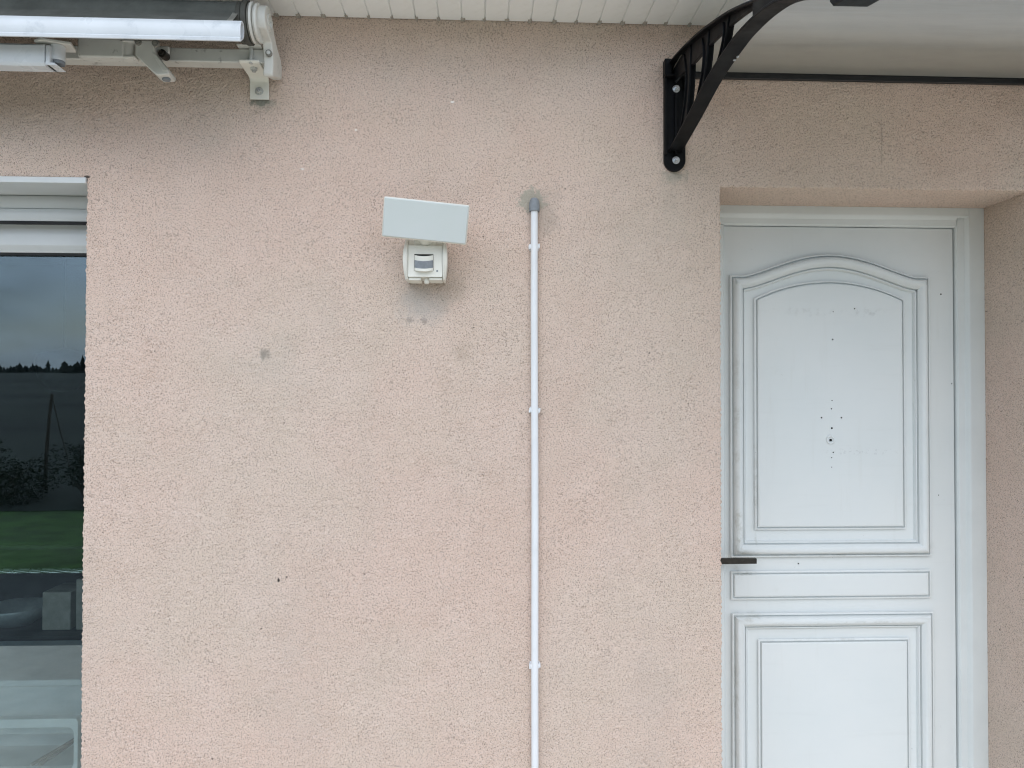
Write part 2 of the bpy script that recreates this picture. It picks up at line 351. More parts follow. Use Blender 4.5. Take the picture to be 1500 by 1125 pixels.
# rounded, uneven arrises at the openings
for i, j0, j1, s in ((IW, 0, JT, 1), (ID0, 0, JT, -1), (ID1, 0, JT, 1)):
    V[i, j0:j1+1, 0] += jx[i, j0:j1+1] + s*.0006; V[i, j0:j1+1, 1] += .0022
for a, b in ((0, IW), (ID0, ID1)):
    V[a:b+1, JT, 2] += jx[a:b+1, JT]; V[a:b+1, JT, 1] += .0020
keep = np.ones((NX, NZ), bool); keep[:IW, :JT] = False; keep[ID0:ID1, :JT] = False
ci, cj = np.nonzero(keep); idx = gi*nj+gj
F = np.stack([idx[ci, cj], idx[ci+1, cj], idx[ci+1, cj+1], idx[ci, cj+1]], -1)
VV = [V.reshape(-1, 3)]; FF = [F]; off = ni*nj
DEPTH = .30; NR = 75
def reveal(edge, axis, sign):
    """a strip of plaster going back from an arris (edge: n x 3 points), relief along axis"""
    global off
    n = len(edge); rr = spectral(n, NR+1, .008, .02, .004)*.0007; P = np.zeros((n, NR+1, 3))
    for k in range(NR+1):
        t = min(1., k/3.); base = edge.copy(); base[:, 1] = edge[:, 1]*(1-t) + k*(DEPTH/NR)*t + (k*.004*(1-t))
        flat = (XD1, XD0, XW, ZT)[{'r': 0, 'l': 1, 'w': 2, 't': 3}[sign]]
        base[:, axis] = edge[:, axis]*(1-t) + (flat + rr[:, k])*t
        P[:, k] = base
    P[:, 0] = edge
    ii = (np.arange(n)[:, None]*(NR+1)+np.arange(NR+1)[None, :]) + off
    q = np.stack([ii[:-1, :-1], ii[:-1, 1:], ii[1:, 1:], ii[1:, :-1]], -1).reshape(-1, 4)
    if sign in ('l', 't'): q = q[:, ::-1]
    VV.append(P.reshape(-1, 3)); FF.append(q); off += n*(NR+1)
reveal(V[ID1, :JT+1], 0, 'r'); reveal(V[ID0, :JT+1], 0, 'l'); reveal(V[IW, :JT+1], 0, 'w'); reveal(V[ID0:ID1+1, JT], 2, 't')
VA = np.concatenate(VV); FA = np.concatenate(FF)
used = np.zeros(len(VA), bool); used[FA.ravel()] = True; remap = np.cumsum(used)-1
wall = mesh_np('wall', VA[used], remap[FA], M['wall'], house)
wb = MB()   # the rest of the wall, and its masonry core
e_ = .004
wb.box(-4.5, -2.85, 0, .30, 0, 2.62); wb.box(-2.85, X0, 0, .30, ZT, 2.62)
wb.box(X0, XW-e_, .006, .30, ZT+e_, 2.62)
wb.box(XW-.0 + e_, XD0-e_, .006, .30, Z0, 2.62); wb.box(XW, XD0, 0, .30, 0, Z0)
wb.box(XD0-e_, XD1+e_, .006, .30, ZT+e_, 2.62)
wb.box(XD1+e_, X0+NX*C_, .006, .30, Z0, 2.62); wb.box(XD1, X0+NX*C_, 0, .30, 0, Z0)
wb.box(X0+NX*C_, 4.5, 0, .30, 0, 2.62)
wb.build('wall_core', M['wall'], house, fix=False)
# end and back walls, roof, so that the house is closed
MB().box(-4.5, -4.2, .30, 8, 0, 2.62).box(4.2, 4.5, .30, 8, 0, 2.62).box(-4.5, 4.5, 8, 8.3, 0, 2.62).build('outer_wall', M['wall'], house)
rf = MB().prism([(-.28, 2.69), (-.28, 2.75), (4.15, 4.75), (8.9, 2.72), (8.9, 2.66), (4.15, 4.66)], 'x', -4.9, 4.9).build('roof', M['roof'], house)
# eaves: soffit boards, fascia, gutter
ZS = 2.580; PITCH = .0627; PH = .0154; EO = .24
sof = empty('soffit', (0, 0, ZS), house); tag(sof, 'white slatted eaves soffit above the wall')
def board_mesh():
    b = MB(); w2 = PITCH/2; g_ = .0022
    b.prism([(-w2+.0001, .012), (-w2+.0001, .004), (-w2+g_*.5, .0035), (-w2+g_, .0), (w2-g_, 0), (w2-g_*.5, .0035), (w2-.0001, .004), (w2-.0001, .012)], 'y', -EO, -.004)
    return b
first = None; clip0 = None
for k in range(-70, 72):
    xc = PH + (k+.5)*PITCH
    if first is None: first = board_mesh().build('soffit_board', M['soffit'], sof); o = first
    else: o = put(first, 'soffit_board', (0, 0, 0), sof)
    o.location = (xc, 0, random.uniform(-.0006, .0006))
    if -26 < k < 30:
        if clip0 is None:
            b = MB(); b.add([(-.009,-.010,.001),(.008,-.012,.001),(.009,.004,.001),(-.008,.004,.001),(-.006,-.006,-.006),(.005,-.007,-.005),(.007,.004,-.007),(-.007,.004,-.006)],
                            [(0,1,2,3),(7,6,5,4),(0,4,5,1),(1,5,6,2),(2,6,7,3),(3,7,4,0)]); clip0 = b.build('joint_clip', M['clip'], sof); c = clip0
        else: c = put(clip0, 'joint_clip', (0, 0, 0), sof)
        s = random.uniform(.45, .85); c.location = (PH+k*PITCH+random.uniform(-.003, .003), -.006, 0); c.scale = (s, 1, random.uniform(.3, .7))
MB().box(-4.9, 4.9, -.26, -.242, 2.565, 2.70).build('fascia', M['fascia'], house, bevel=.003)
gp = [(-.26-.06+.06*cos(a), 2.67+.06*sin(a)) for a in np.linspace(0, -pi, 13)] + [(-.26-.06+.055*cos(a), 2.67+.055*sin(a)) for a in np.linspace(-pi, 0, 13)]
MB().prism([(y-.001, z) for y, z in gp], 'x', -4.9, 4.9).build('gutter', M['fascia'], house)

# ---- door: frame and leaf
YF, YL = .200, .225                  # front of the frame, front of the leaf
dr = empty('door', (0, 0, 0), house); tag(dr, 'white panelled front door with arched upper panel')
fr = MB()
def jamb(x0, x1, sgn):               # sgn: which side is towards the leaf
    pts = [(x0, YF), (x1, YF), (x1, YL+.06), (x0, YL+.06)]
    return pts
# right jamb: outer band proud, inner rebate stepped back
fr.prism([(1.5545, YF), (1.5545, .285), (1.474, .285), (1.474, YL-.006), (1.478, YL-.012), (1.497, YL-.014), (1.502, YF+.004), (1.507, YF)], 'z', 0, 2.1335)
fr.prism([(.669, YF), (.716, YF), (.721, YF+.004), (.726, YL-.014), (.745, YL-.012), (.749, YL-.006), (.749, .285), (.669, .285)], 'z', 0, 2.0755)
fr.build('door_frame', M['frame'], dr, bevel=.0015)
hd = MB(); hd.prism([(YF+.001, 2.1335), (YF+.001, 2.107), (YF+.005, 2.102), (YL-.014, 2.097), (YL-.012, 2.080), (YL-.006, 2.076), (.284, 2.076), (.284, 2.1335)], 'x', .6705, 1.4735)
hd.prism([(YF+.0005, 2.1335), (YF+.0005, 2.1085), (YF+.005, 2.1035), (.2105, 2.1035), (.2105, 2.1335)], 'x', .6700, 1.5065)
hd.build('frame_head', M['frame'], dr, bevel=.0015)
MB().box(.669, 1.554, .12, .30, -.02, .018).build('threshold', M['galv'], dr, bevel=.004)
MB().box(.744, 1.4705, YL, YL+.045, .02, 2.0745).build('leaf', M['door'], dr, bevel=.002)

def inset_path(pts, d):
    """offset a closed counter-clockwise (x,z) path inwards by d with mitred corners"""
    n = len(pts); out = []
    for i in range(n):
        p0 = Vector(pts[i-1]); p = Vector(pts[i]); p1 = Vector(pts[(i+1) % n])
        a = (p-p0).normalized(); b = (p1-p).normalized()
        na = Vector((-a.y, a.x)); nb = Vector((-b.y, b.x)); m = (na+nb)
        m = m/max(m.dot(na), .3) if m.length > 1e-6 else na
        out.append((p.x+m.x*d, p.y+m.y*d))
    return out
def moulding(path, prof, fill=None):
    """sweep prof [(inset, height)] round a closed path standing on the leaf"""
    b = MB(); n = len(path); rings = [inset_path(path, d) for d, h in prof]
    vs_ = [(x, YL-h, z) for (d, h), rg in zip(prof, rings) for (x, z) in rg]; fs_ = []
    for k in range(len(prof)-1):
        for i in range(n): fs_.append((k*n+i, k*n+(i+1) % n, (k+1)*n+(i+1) % n, (k+1)*n+i))
    if fill: fs_.append(tuple((len(prof)-1)*n+i for i in range(n)))
    b.add(vs_, fs_); return b
def rect(x0, x1, z0, z1): return [(x0, z0), (x1, z0), (x1, z1), (x0, z1)]
def arch_s(x0, x1, z0, zs, zp, n=44):          # shouldered "policeman's hat" head
    top = []; xc = (x0+x1)/2; hw = (x1-x0)/2
    for i in range(n+1):
        t = 1-2*i/n; u = abs(t)
        f = 0. if u > .86 else (.5+.5*cos(pi*u/.86))**.62
        top.append((xc+hw*t, zs+(zp-zs)*f))
    return [(x0, z0), (x1, z0)] + top
def arch_c(x0, x1, z0, zs, zp, n=36):          # plain segmental head
    xc = (x0+x1)/2; hw = (x1-x0)/2; r = (hw*hw+(zp-zs)**2)/(2*(zp-zs)); top = []
    for i in range(n+1):
        x = xc+hw*(1-2*i/n); top.append((x, zp-r+math.sqrt(max(r*r-(x-xc)**2, 0))))
    return [(x0, z0), (x1, z0)] + top
BOLEC = [(.0035, -.001), (.0035, .0045), (.0, .0055), (.0, .0105), (.0022, .0130), (.0050, .0130), (.0060, .0050), (.0088, .0050), (.0100, .0150),
         (.0125, .0200), (.0165, .0240), (.0220, .0258), (.0280, .0245), (.0330, .0205), (.0370, .0150), (.0385, .0140), (.0395, .0040), (.0425, .0040), (.0432, .0100), (.0455, .0100), (.0490, .0045), (.0495, -.001)]
RAISE = [(.0030, -.001), (.0030, .0040), (.0, .0050), (.0, .0070), (.0025, .0090), (.0050, .0090), (.0058, .0020), (.0090, .0020), (.0098, .0100), (.0120, .0116), (.0160, .0118)]
def part(name, b, smooth=40):
    return b.build(name, M['door'], dr, smooth=smooth)
part('moulding', moulding(arch_s(.765, 1.389, 1.064, 1.922, 1.989), BOLEC))
part('panel', moulding(arch_c(.841, 1.312, 1.146, 1.852, 1.908), RAISE, True))
part('panel', moulding(rect(.767, 1.389, .935, 1.022), RAISE, True))
part('moulding', moulding(rect(.769, 1.394, .12, .895), BOLEC))
part('panel', moulding(rect(.850, 1.320, .20, .815), RAISE, True))
# lever handle: rose hidden behind the reveal, blade pointing to the hinges
hb = MB(); hb.prism([(.712, 1.058), (.717, 1.054), (.829, 1.0545), (.829, 1.0705), (.717, 1.071), (.712, 1.067)], 'y', .168, .182)
hb.tube((.722, .182, 1.062), (.722, YL, 1.062), .009); hb.box(.706, .7385, .216, YL+.001, .95, 1.14)
# (the long plate sits on the lock stile, behind the plaster reveal as seen from here)
hb.build('handle', M['bronze'], dr, bevel=.0015)
hole = None
ZP = YL-.0118
for (x, z, r, y) in [(1.083,1.727,.0030,ZP),(1.080,1.540,.0022,ZP),(1.078,1.515,.0026,ZP),(1.047,1.488,.0032,ZP),(1.109,1.488,.0032,ZP),(1.079,1.456,.0038,ZP),(1.0745,1.4195,.0050,ZP-.0022),
                     (1.083,1.382,.0026,ZP),(1.078,1.366,.0020,ZP),(1.078,1.337,.0018,ZP),(1.152,1.822,.0026,ZP),(1.085,1.812,.0020,ZP),(1.431,1.870,.0032,YL),(1.463,1.593,.0022,YL),(1.419,1.249,.0022,YL),(.978,1.042,.0028,YL)]:
    b = MB().tube((0, .002, 0), (0, -.0004, 0), 1., n=12)
    if hole is None: hole = b.build('screw_hole', M['darkhole'], dr); o = hole
    else: o = put(hole, 'screw_hole', (0, 0, 0), dr)
    o.location = (x, y, z); o.scale = (r*.78, 1, r*.78)
pe = MB().lathe([(.0050, .0006), (.0075, -.0004), (.0090, -.0030), (.0120, -.0034), (.0138, -.0020), (.0140, .0008)], (1.0745, ZP, 1.4205), 'y', 20).build('peephole_ring', M['door'], dr, smooth=True)

# ---- window: roller shutter head, frame, glass
wi = empty('window', (0, 0, 0), house); tag(wi, 'tall dark window with white frame under a roller shutter')
WX0 = -2.85; WX1 = XW
MB().box(WX0, WX1-.001, -.0045, .030, 2.1175, 2.1335).box(WX0, WX1-.001, .030, .131, 2.1185, 2.1335).build('lintel_trim', M['alu'], wi, bevel=.0012)
def slat(z1, z0, y, bul):
    b = MB(); n = 10
    pr = [(y-bul*sin(pi*i/n), z1+(z0-z1)*i/n) for i in range(n+1)] + [(y+.008, z0), (y+.008, z1)]
    return b.prism(pr, 'x', WX0+.03, WX1-.012)
slat(2.117, 2.0815, .134, .003).build('shutter_slat', M['alu'], wi, smooth=40)
slat(2.0795, 2.0450, .131, .005).build('shutter_slat', M['alu'], wi, smooth=40)
slat(2.150, 2.1185, .138, .003).build('shutter_slat', M['alu'], wi, smooth=40)
MB().box(WX0+.03, WX1-.012, .130, .142, 2.0365, 2.0440).build('bottom_gap_strip', M['rubber'], wi)  # thin black strip drawn for the gap below the last slat
b = MB(); b.prism([(.172, 2.125), (.172, 1.985), (.175, 1.980), (.186, 1.972), (.190, 1.9655), (.205, 1.9645), (.245, 1.9645), (.245, 2.125)], 'x', WX0, WX1-.001)
b.build('window_frame', M['alu'], wi, bevel=.0015)
for (a, c) in ((WX1-.075, WX1-.001), (WX0+.001, WX0+.075), (-1.99, -1.91)):
    MB().box(a, c, .1725, .2445, .075, 1.964).build('window_frame', M['alu'], wi, bevel=.004)
MB().box(WX0, WX1-.001, .172, .245, .0, .0745).build('window_frame', M['alu'], wi, bevel=.004)
for (a, c) in ((WX1-.030, WX1-.0055), (WX0+.001, WX0+.028)): MB().box(a, c, .11, .171, .0, 2.1).build('shutter_guide', M['alu'], wi, bevel=.002)
MB().box(-1.9095, WX1-.0755, .203, .206, .075, 1.9640).build('pane', M['glass'], wi)
MB().box(WX0+.0755, -1.9905, .203, .206, .075, 1.9640).build('pane', M['glass'], wi)
MB().box(-1.9095, WX1-.0755, .1905, .2025, 1.9585, 1.9645).build('glazing_bead', M['rubber'], wi)

# ---- the room behind the glass
rm = empty('room', (0, 0, 0), house)
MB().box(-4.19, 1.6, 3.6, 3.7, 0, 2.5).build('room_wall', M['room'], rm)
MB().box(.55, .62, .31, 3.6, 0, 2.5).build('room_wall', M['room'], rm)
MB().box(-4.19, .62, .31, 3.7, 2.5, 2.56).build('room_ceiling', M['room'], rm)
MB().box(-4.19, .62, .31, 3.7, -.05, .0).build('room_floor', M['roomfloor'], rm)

# ================================================================== awning
aw = empty('awning', (-.6, 0, 2.40)); tag(aw, 'folded white arm awning with grey cloth roll, fixed above the window', 'awning')
def apart(b, name, m, **k):
    b.v = [(x+.6, y, z-2.40) for x, y, z in b.v]; return b.build(name, M[m] if isinstance(m, str) else m, aw, **k)
XL = -3.4
apart(MB().tube((XL, -.145, 2.493), (-.600, -.145, 2.493), .046, n=40), 'cloth_roll', 'darkfabric', smooth=40)
cl = MB(); nseg = 8                       # cloth running from the top of the roll to the front bar
pr = []
for i in range(nseg+1):
    t = i/nseg; pr.append((-.150-.118*t, 2.540-.112*t-.010*sin(pi*t)))
pr2 = [(y+.0012, z+.0016) for y, z in pr][::-1]
apart(cl.prism(pr+pr2, 'x', XL, -.594), 'cloth', 'darkfabric', smooth=40)
apart(MB().prism([(y-.0016, z-.0012) for y, z in pr]+[(y-.0004, z+.0004) for y, z in pr][::-1], 'x', -.606, -.592), 'hem', 'ring')
for (x0, x1, r, m) in ((-.600, -.588, .050, 'darkrubber'), (-.587, -.574, .053, 'darkrubber'), (-.573, -.569, .048, 'ring'), (-.5685, -.562, .050, 'cream'), (-.561, -.557, .043, 'cream'), (-.5565, -.550, .047, 'cream')):
    apart(MB().tube((x0, -.145, 2.490), (x1, -.145, 2.490), r, n=36), 'roller_flange', m, bevel=.0015)
apart(MB().tube((-.551, -.143, 2.490), (-.532, -.128, 2.490), .012, n=16), 'roller_pin', 'galv', bevel=.001)
# front bar: hollow extrusion
def ring_extr(outer, inner, x0, x1):
    b = MB(); n = len(outer)
    vs_ = [(x0, *p) for p in outer]+[(x0, *p) for p in inner]+[(x1, *p) for p in outer]+[(x1, *p) for p in inner]; fs_ = []
    for i in range(n):
        j = (i+1) % n
        fs_ += [(i, j, 2*n+j, 2*n+i), (n+j, n+i, 3*n+i, 3*n+j), (i, n+i, n+j, j), (2*n+i, 2*n+j, 3*n+j, 3*n+i)]
    return b.add(vs_, fs_)
def scale_poly(p, s, c): return [(c[0]+(y-c[0])*s, c[1]+(z-c[1])*s) for y, z in p]
fo = [(-.285, 2.3785), (-.2875, 2.3795), (-.2885, 2.386), (-.2870, 2.3885), (-.2895, 2.400), (-.2880, 2.415), (-.2840, 2.425), (-.2770, 2.4315), (-.2690, 2.4325), (-.2620, 2.4280), (-.2585, 2.415), (-.2600, 2.402), (-.2660, 2.393)]
fi = scale_poly(fo, .82, (-.274, 2.407))
fb = ring_extr(fo, fi, XL, -.5565); fbo = apart(fb, 'front_bar', 'whitebar', smooth=35)
o = MB().prism(scale_poly(fo, .815, (-.274, 2.407)), 'x', -.600, -.598); o.v = [(x+.6, y, z-2.40) for x, y, z in o.v]; o.build('bar_plug', M['ring'], fbo)
# square carrier bar on the wall
apart(MB().box(XL, -.5335, -.090, -.050, 2.4135, 2.4495), 'carrier_bar', 'chipped', bevel=.003)
# end plate
ep = [(-.010, 2.402), (-.060, 2.388), (-.098, 2.374), (-.104, 2.380), (-.098, 2.405), (-.100, 2.430), (-.112, 2.458)]
ep += [(-.140+.037*cos(a), 2.497+.037*sin(a)) for a in np.linspace(pi*1.28, pi*.12, 14)]
ep += [(-.085, 2.488), (-.060, 2.470), (-.020, 2.452), (-.008, 2.435)]
apart(MB().prism(ep, 'x', -.5555, -.531), 'end_plate', 'cream', bevel=.003)
apart(MB().lathe([(.021, 0), (.021, .003), (.016, .003), (.016, -.001), (.006, -.001), (.006, .002), (.0, .002)], (-.531, -.135, 2.497), 'x', 24), 'pivot_cap', 'cream', smooth=40)
apart(MB().tube((-.5405, -.098, 2.433), (-.5405, -.108, 2.4325), .0085, n=20), 'bolt', 'ring', bevel=.001)
apart(MB().tube((-.5405, -.105, 2.433), (-.5405, -.1105, 2.4325), .0055, n=6), 'bolt', 'galv', bevel=.0008)
# wall strap with bolts
st = [(-.104, 2.4125), (-.098, 2.4085), (-.020, 2.4075), (-.011, 2.4040), (-.0070, 2.398), (-.0060, 2.3505)]
st2 = [(-.0025, 2.3505), (-.0030, 2.400), (-.008, 2.4085), (-.018, 2.4115), (-.096, 2.4130), (-.103, 2.4165)]
sb = MB(); 
for (xa, xb, wa, wb2) in ((-.617, -.566, 0, 0),):
    sb.prism(st+st2, 'x', xa, xb)
strap = apart(sb, 'wall_strap', 'lampwhite', bevel=.0012)
def child(b, name, m, par, **k):
    b.v = [(x+.6, y, z-2.40) for x, y, z in b.v]; return b.build(name, M[m], par, **k)
child(MB().tube((-.592, -.0055, 2.3725), (-.592, -.0080, 2.3725), .0115, n=20), 'washer', 'galv', strap, bevel=.0006)
child(MB().tube((-.592, -.0080, 2.3725), (-.592, -.0155, 2.3725), .0078, n=6), 'bolt', 'galv', strap, bevel=.0008)
child(MB().tube((-.592, -.0155, 2.3725), (-.592, -.0215, 2.3725), .0046, n=12), 'bolt_end', 'steel', strap)
child(MB().tube((-.588, -.070, 2.4085), (-.588, -.070, 2.4025), .0100, n=6).tube((-.588, -.070, 2.403), (-.588, -.070, 2.397), .005, n=12), 'nut', 'galv', strap, bevel=.0006)
apart(MB().tube((-.588, -.0965, 2.4080), (-.588, -.0965, 2.4590), .0055, n=14), 'clamp_stud', 'galv')
apart(MB().prism([(-.622, -.045), (-.622, -.108), (-.560, -.108), (-.566, -.045)], 'z', 2.4510, 2.4545), 'clamp_plate', 'cream', bevel=.001)
# shoulder bracket with slanting leg
sh = MB(); sh.prism([(-.858, 2.440), (-.858, 2.402), (-.838, 2.382), (-.815, 2.360), (-.805, 2.352), (-.776, 2.354), (-.774, 2.364), (-.804, 2.400), (-.812, 2.410), (-.812, 2.440)], 'y', -.150, -.102)
apart(sh, 'shoulder_bracket', 'cream', bevel=.003)
apart(MB().prism([(-.817, 2.408), (-.804, 2.4005), (-.775, 2.363), (-.788, 2.361)], 'y', -.1525, -.1500), 'bracket_lip', 'cream', bevel=.001)
apart(MB().tube((-.790, -.126, 2.3555), (-.790, -.126, 2.3485), .010, n=16), 'plug', 'greycap')
for (x, z, r) in ((-.849, 2.432, .0075), (-.806, 2.430, .009)): apart(MB().tube((x, -.148, z), (x, -.1565, z), r, n=16).tube((x, -.1565, z), (x, -.160, z), r*.55, n=8), 'bolt', 'ring', bevel=.001)
apart(MB().tube((-.800, -.102, 2.418), (-.800, -.130, 2.416), .010, n=14).tube((-.800, -.130, 2.416), (-.800, -.136, 2.4155), .0065, n=6), 'bolt', 'bronze', bevel=.001)
apart(MB().box(-.815, -.790, -.112, -.101, 2.425, 2.443), 'adjusting_lug', 'cream', bevel=.003)
# arms: rear arm against the bar, elbow, front arm
apart(MB().box(-.998, -.885, -.152, -.118, 2.3935, 2.4415), 'rear_arm', 'chipped', bevel=.004)
apart(MB().tube((-.879, -.136, 2.392), (-.879, -.136, 2.441), .0135, n=20), 'hinge_barrel', 'cream', bevel=.002)
apart(MB().box(-.893, -.859, -.151, -.121, 2.3945, 2.4000).box(-.895, -.859, -.152, -.120, 2.4330, 2.4385), 'hinge_fork', 'cream', bevel=.0015)
apart(MB().prism([(-1.058, -.170), (-.990, -.170), (-.980, -.215), (-1.040, -.235), (-1.062, -.225)], 'z', 2.3945, 2.4015), 'elbow_plate', 'cream', bevel=.0015)
apart(MB().tube((-1.016, -.205, 2.3575), (-1.016, -.205, 2.3945), .0165, n=24), 'elbow_barrel', 'whitebar', bevel=.002)
apart(MB().tube((-1.013, -.205, 2.349), (-1.013, -.205, 2.3575), .0135, n=24), 'elbow_pin', 'greycap', bevel=.001)
apart(MB().prism([(-.228, 2.3415), (-.230, 2.346), (-.230, 2.3845), (-.224, 2.3905), (-.190, 2.3905), (-.184, 2.3845), (-.184, 2.3415), (-.190, 2.3375), (-.224, 2.3375)], 'x', XL, -1.034), 'front_arm', 'whitebar', smooth=30)
apart(MB().prism([(-.2285, 2.3390), (-.2285, 2.3875), (-.186, 2.3875), (-.186, 2.3390)], 'x', -1.0335, -1.022), 'arm_end', 'whitebar', bevel=.003)
apart(MB().prism([(-1.034, 2.3390), (-1.034, 2.3475), (-1.012, 2.3450), (-1.004, 2.3390)], 'y', -.228, -.186), 'arm_toe', 'whitebar', bevel=.0015)

# ================================================================== door canopy
BX = .538
cp = empty('door_canopy', (BX, 0, 2.17)); tag(cp, 'clear door canopy with black brackets above the white door', 'canopy')
def smoothc(pts, n=48):
    """Catmull-Rom through points"""
    P = [Vector(p) for p in pts]; P = [2*P[0]-P[1]]+P+[2*P[-1]-P[-2]]; out = []; m = len(P)-3
    for i in range(n+1):
        t = i/n*m; k = min(int(t), m-1); u = t-k; a, b, c, d = P[k:k+4]
        q = .5*((2*b)+(c-a)*u+(2*a-5*b+4*c-d)*u*u+(-a+3*b-3*c+d)*u**3); out.append((q.x, q.y))
    return out
TOP = smoothc([(-.004,2.470),(-.10,2.458),(-.20,2.440),(-.305,2.418),(-.413,2.390),(-.508,2.363),(-.594,2.334),(-.67,2.306),(-.80,2.258),(-.94,2.205),(-1.075,2.150)])
LOW = smoothc([(-.012,2.222),(-.06,2.228),(-.20,2.248),(-.37,2.276),(-.52,2.283),(-.60,2.279),(-.70,2.264),(-.80,2.235),(-.94,2.166),(-1.06,2.103)])
def ribbon(b, curve, x0, x1, d):
    """a strip of thickness d below/inside a (y,z) curve, x0..x1 wide"""
    n = len(curve); outp = []
    for i in range(n):
        a = Vector(curve[max(i-1, 0)]); c = Vector(curve[min(i+1, n-1)]); t = (c-a).normalized(); nn = Vector((t.y, -t.x))*d
        outp.append((curve[i][0]+nn.x, curve[i][1]+nn.y))
    vs_ = []
    for i in range(n): vs_ += [(x0, *curve[i]), (x1, *curve[i]), (x1, *outp[i]), (x0, *outp[i])]
    fs_ = [(3, 2, 1, 0), tuple(4*(n-1)+k for k in range(4))]
    for i in range(n-1):
        for k in range(4): fs_.append((4*i+k, 4*i+(k+1) % 4, 4*i+4+(k+1) % 4, 4*i+4+k))
    b.add(vs_, fs_)
def web(b, up, lo_, x0, x1):
    n = len(up); vs_ = []; fs_ = []
    for i in range(n): vs_ += [(x0, *up[i]), (x1, *up[i]), (x1, *lo_[i]), (x0, *lo_[i])]
    fs_ = [(3, 2, 1, 0), tuple(4*(n-1)+k for k in range(4))]
    for i in range(n-1):
        for k in range(4): fs_.append((4*i+k, 4*i+(k+1) % 4, 4*i+4+(k+1) % 4, 4*i+4+k))
    b.add(vs_, fs_)
def at_y(curve, y):
    for (a, b) in zip(curve, curve[1:]):
        if (a[0]-y)*(b[0]-y) <= 0 and a[0] != b[0]:
            t = (y-a[0])/(b[0]-a[0]); return a[1]+(b[1]-a[1])*t
    return curve[-1][1]
bp = MB()        # all shapes of the moulded bracket, local x = 0 at its middle
hw = .019
ribbon(bp, TOP, -hw, hw, -.0055); ribbon(bp, LOW, -hw, hw, .0055)
wt = .0045
# webs just under the top flange and over the lower flange, solid from the merge outwards
ys = [-.02-.66*i/26 for i in range(27)]
web(bp, [(y, at_y(TOP, y)-.004) for y in ys], [(y, max(at_y(TOP, y)-min(.056, max(.008, .052-.105*(-y-.25))), at_y(LOW, y)+.003)) for y in ys], -wt, wt)
web(bp, [(y, min(at_y(LOW, y)+.008, at_y(TOP, y)-.003)) for y in ys], [(y, at_y(LOW, y)+.003) for y in ys], -wt+.0005, wt-.0005)
ys2 = [-.66-.40*i/20 for i in range(21)]
web(bp, [(y, at_y(TOP, y)-.004) for y in ys2], [(y, at_y(LOW, y)+.003) for y in ys2], -hw+.002, hw-.002)
def strut(y0, z0, y1, z1, bow, th, w_):
    c = []
    for i in range(13):
        t = i/12; c.append((y0+(y1-y0)*t - bow*sin(pi*t), z0+(z1-z0)*t))
    up = [(y+th*.5*(1+.9*abs(2*i/12-1)**2), z) for i, (y, z) in enumerate(c)]; lo2 = [(y-th*.5*(1+.9*abs(2*i/12-1)**2), z) for i, (y, z) in enumerate(c)]
    web(bp, up, lo2, -wt-.001, wt+.001)
    ribbon(bp, up, -w_, w_, .004)
    ribbon(bp, lo2, -w_*.8, w_*.8, -.003)
strut(-.165, at_y(TOP, -.165)-.008, -.120, at_y(LOW, -.120)+.010, .026, .034, .010)
strut(-.325, at_y(TOP, -.325)-.008, -.265, at_y(LOW, -.265)+.010, .022, .030, .010)
strut(-.475, at_y(TOP, -.475)-.008, -.420, at_y(LOW, -.420)+.010, .014, .022, .010)
# foot of the tip
bp.prism([(-1.002, 2.150), (-1.002, 2.128), (-1.012, 2.117), (-1.070, 2.104), (-1.092, 2.110), (-1.092, 2.160), (-1.070, 2.166)], 'x', -.026, .026)
# wall plate with rounded foot and its ribs
pl = [(-.0295, 2.4700), (-.0295, 2.200)] + [(.0295*cos(a), 2.200+.0295*sin(a)) for a in np.linspace(pi, 2*pi, 13)] + [(.0295, 2.200), (.0295, 2.4300), (.020, 2.4700)]
bp.prism(pl, 'y', -.0125, -.0015)
bp.box(-.0290, -.0235, -.022, -.012, 2.215, 2.466); bp.box(.0225, .0280, -.018, -.012, 2.240, 2.425); bp.box(-.0300, .0260, -.034, -.012, 2.4260, 2.4310); bp.box(-.003, .003, -.028, -.012, 2.215, 2.380)
bp.box(-.003, .003, -.030, -.012, 2.4105, 2.4655)
bp.box(-.031, -.012, -.030, -.003, 2.4300, 2.4745)
bp.v = [(x, y, z-2.17) for x, y, z in bp.v]
br1 = bp.build('bracket', M['black'], cp, bevel=.0012, seg=1)
br2 = put(br1, 'bracket', (1.150, 0, 0), cp)
bb = MB().tube((0, -.0120, 0), (0, -.0150, 0), .0105, n=20).tube((0, -.0150, 0), (0, -.0215, 0), .0078, n=6).tube((0, -.0215, 0), (0, -.0260, 0), .0042, n=12)
bolt = bb.build('bolt', M['steel'], br1, bevel=.0006); bolt.location = (.004, 0, 2.398-2.17)
put(bolt, 'bolt', (.003, 0, 2.2005-2.17), br1)
for z in (2.398-2.17, 2.2005-2.17): put(bolt, 'bolt', (.003, 0, z), br2)
sc_ = MB().tube((0, 0, 0), (0, 0, -.002), .0030, n=10).build('screw', M['steel'], br1); sc_.location = (.012, -.470, at_y(LOW, -.47)-.004-2.17); 
put(sc_, 'screw', (.014, -.486, at_y(LOW, -.486)-.004-2.17), br1)
SX1 = 1.150+.03
def cpart(b, name, m, **k):
    b.v = [(x, y, z-2.17) for x, y, z in b.v]; return b.build(name, M[m], cp, **k)
SH = [(y, z+.0015) for y, z in TOP]
SHs = [(-.011, 2.4480)] + [(y, z-.020+.0215*min(1, max(0, (-y-.02)/.14))) for y, z in SH if y < -.02]
cpart(MB().prism(SHs+[(y, z+.003) for y, z in SHs][::-1], 'x', -.006, SX1), 'sheet', 'sheet', smooth=40)
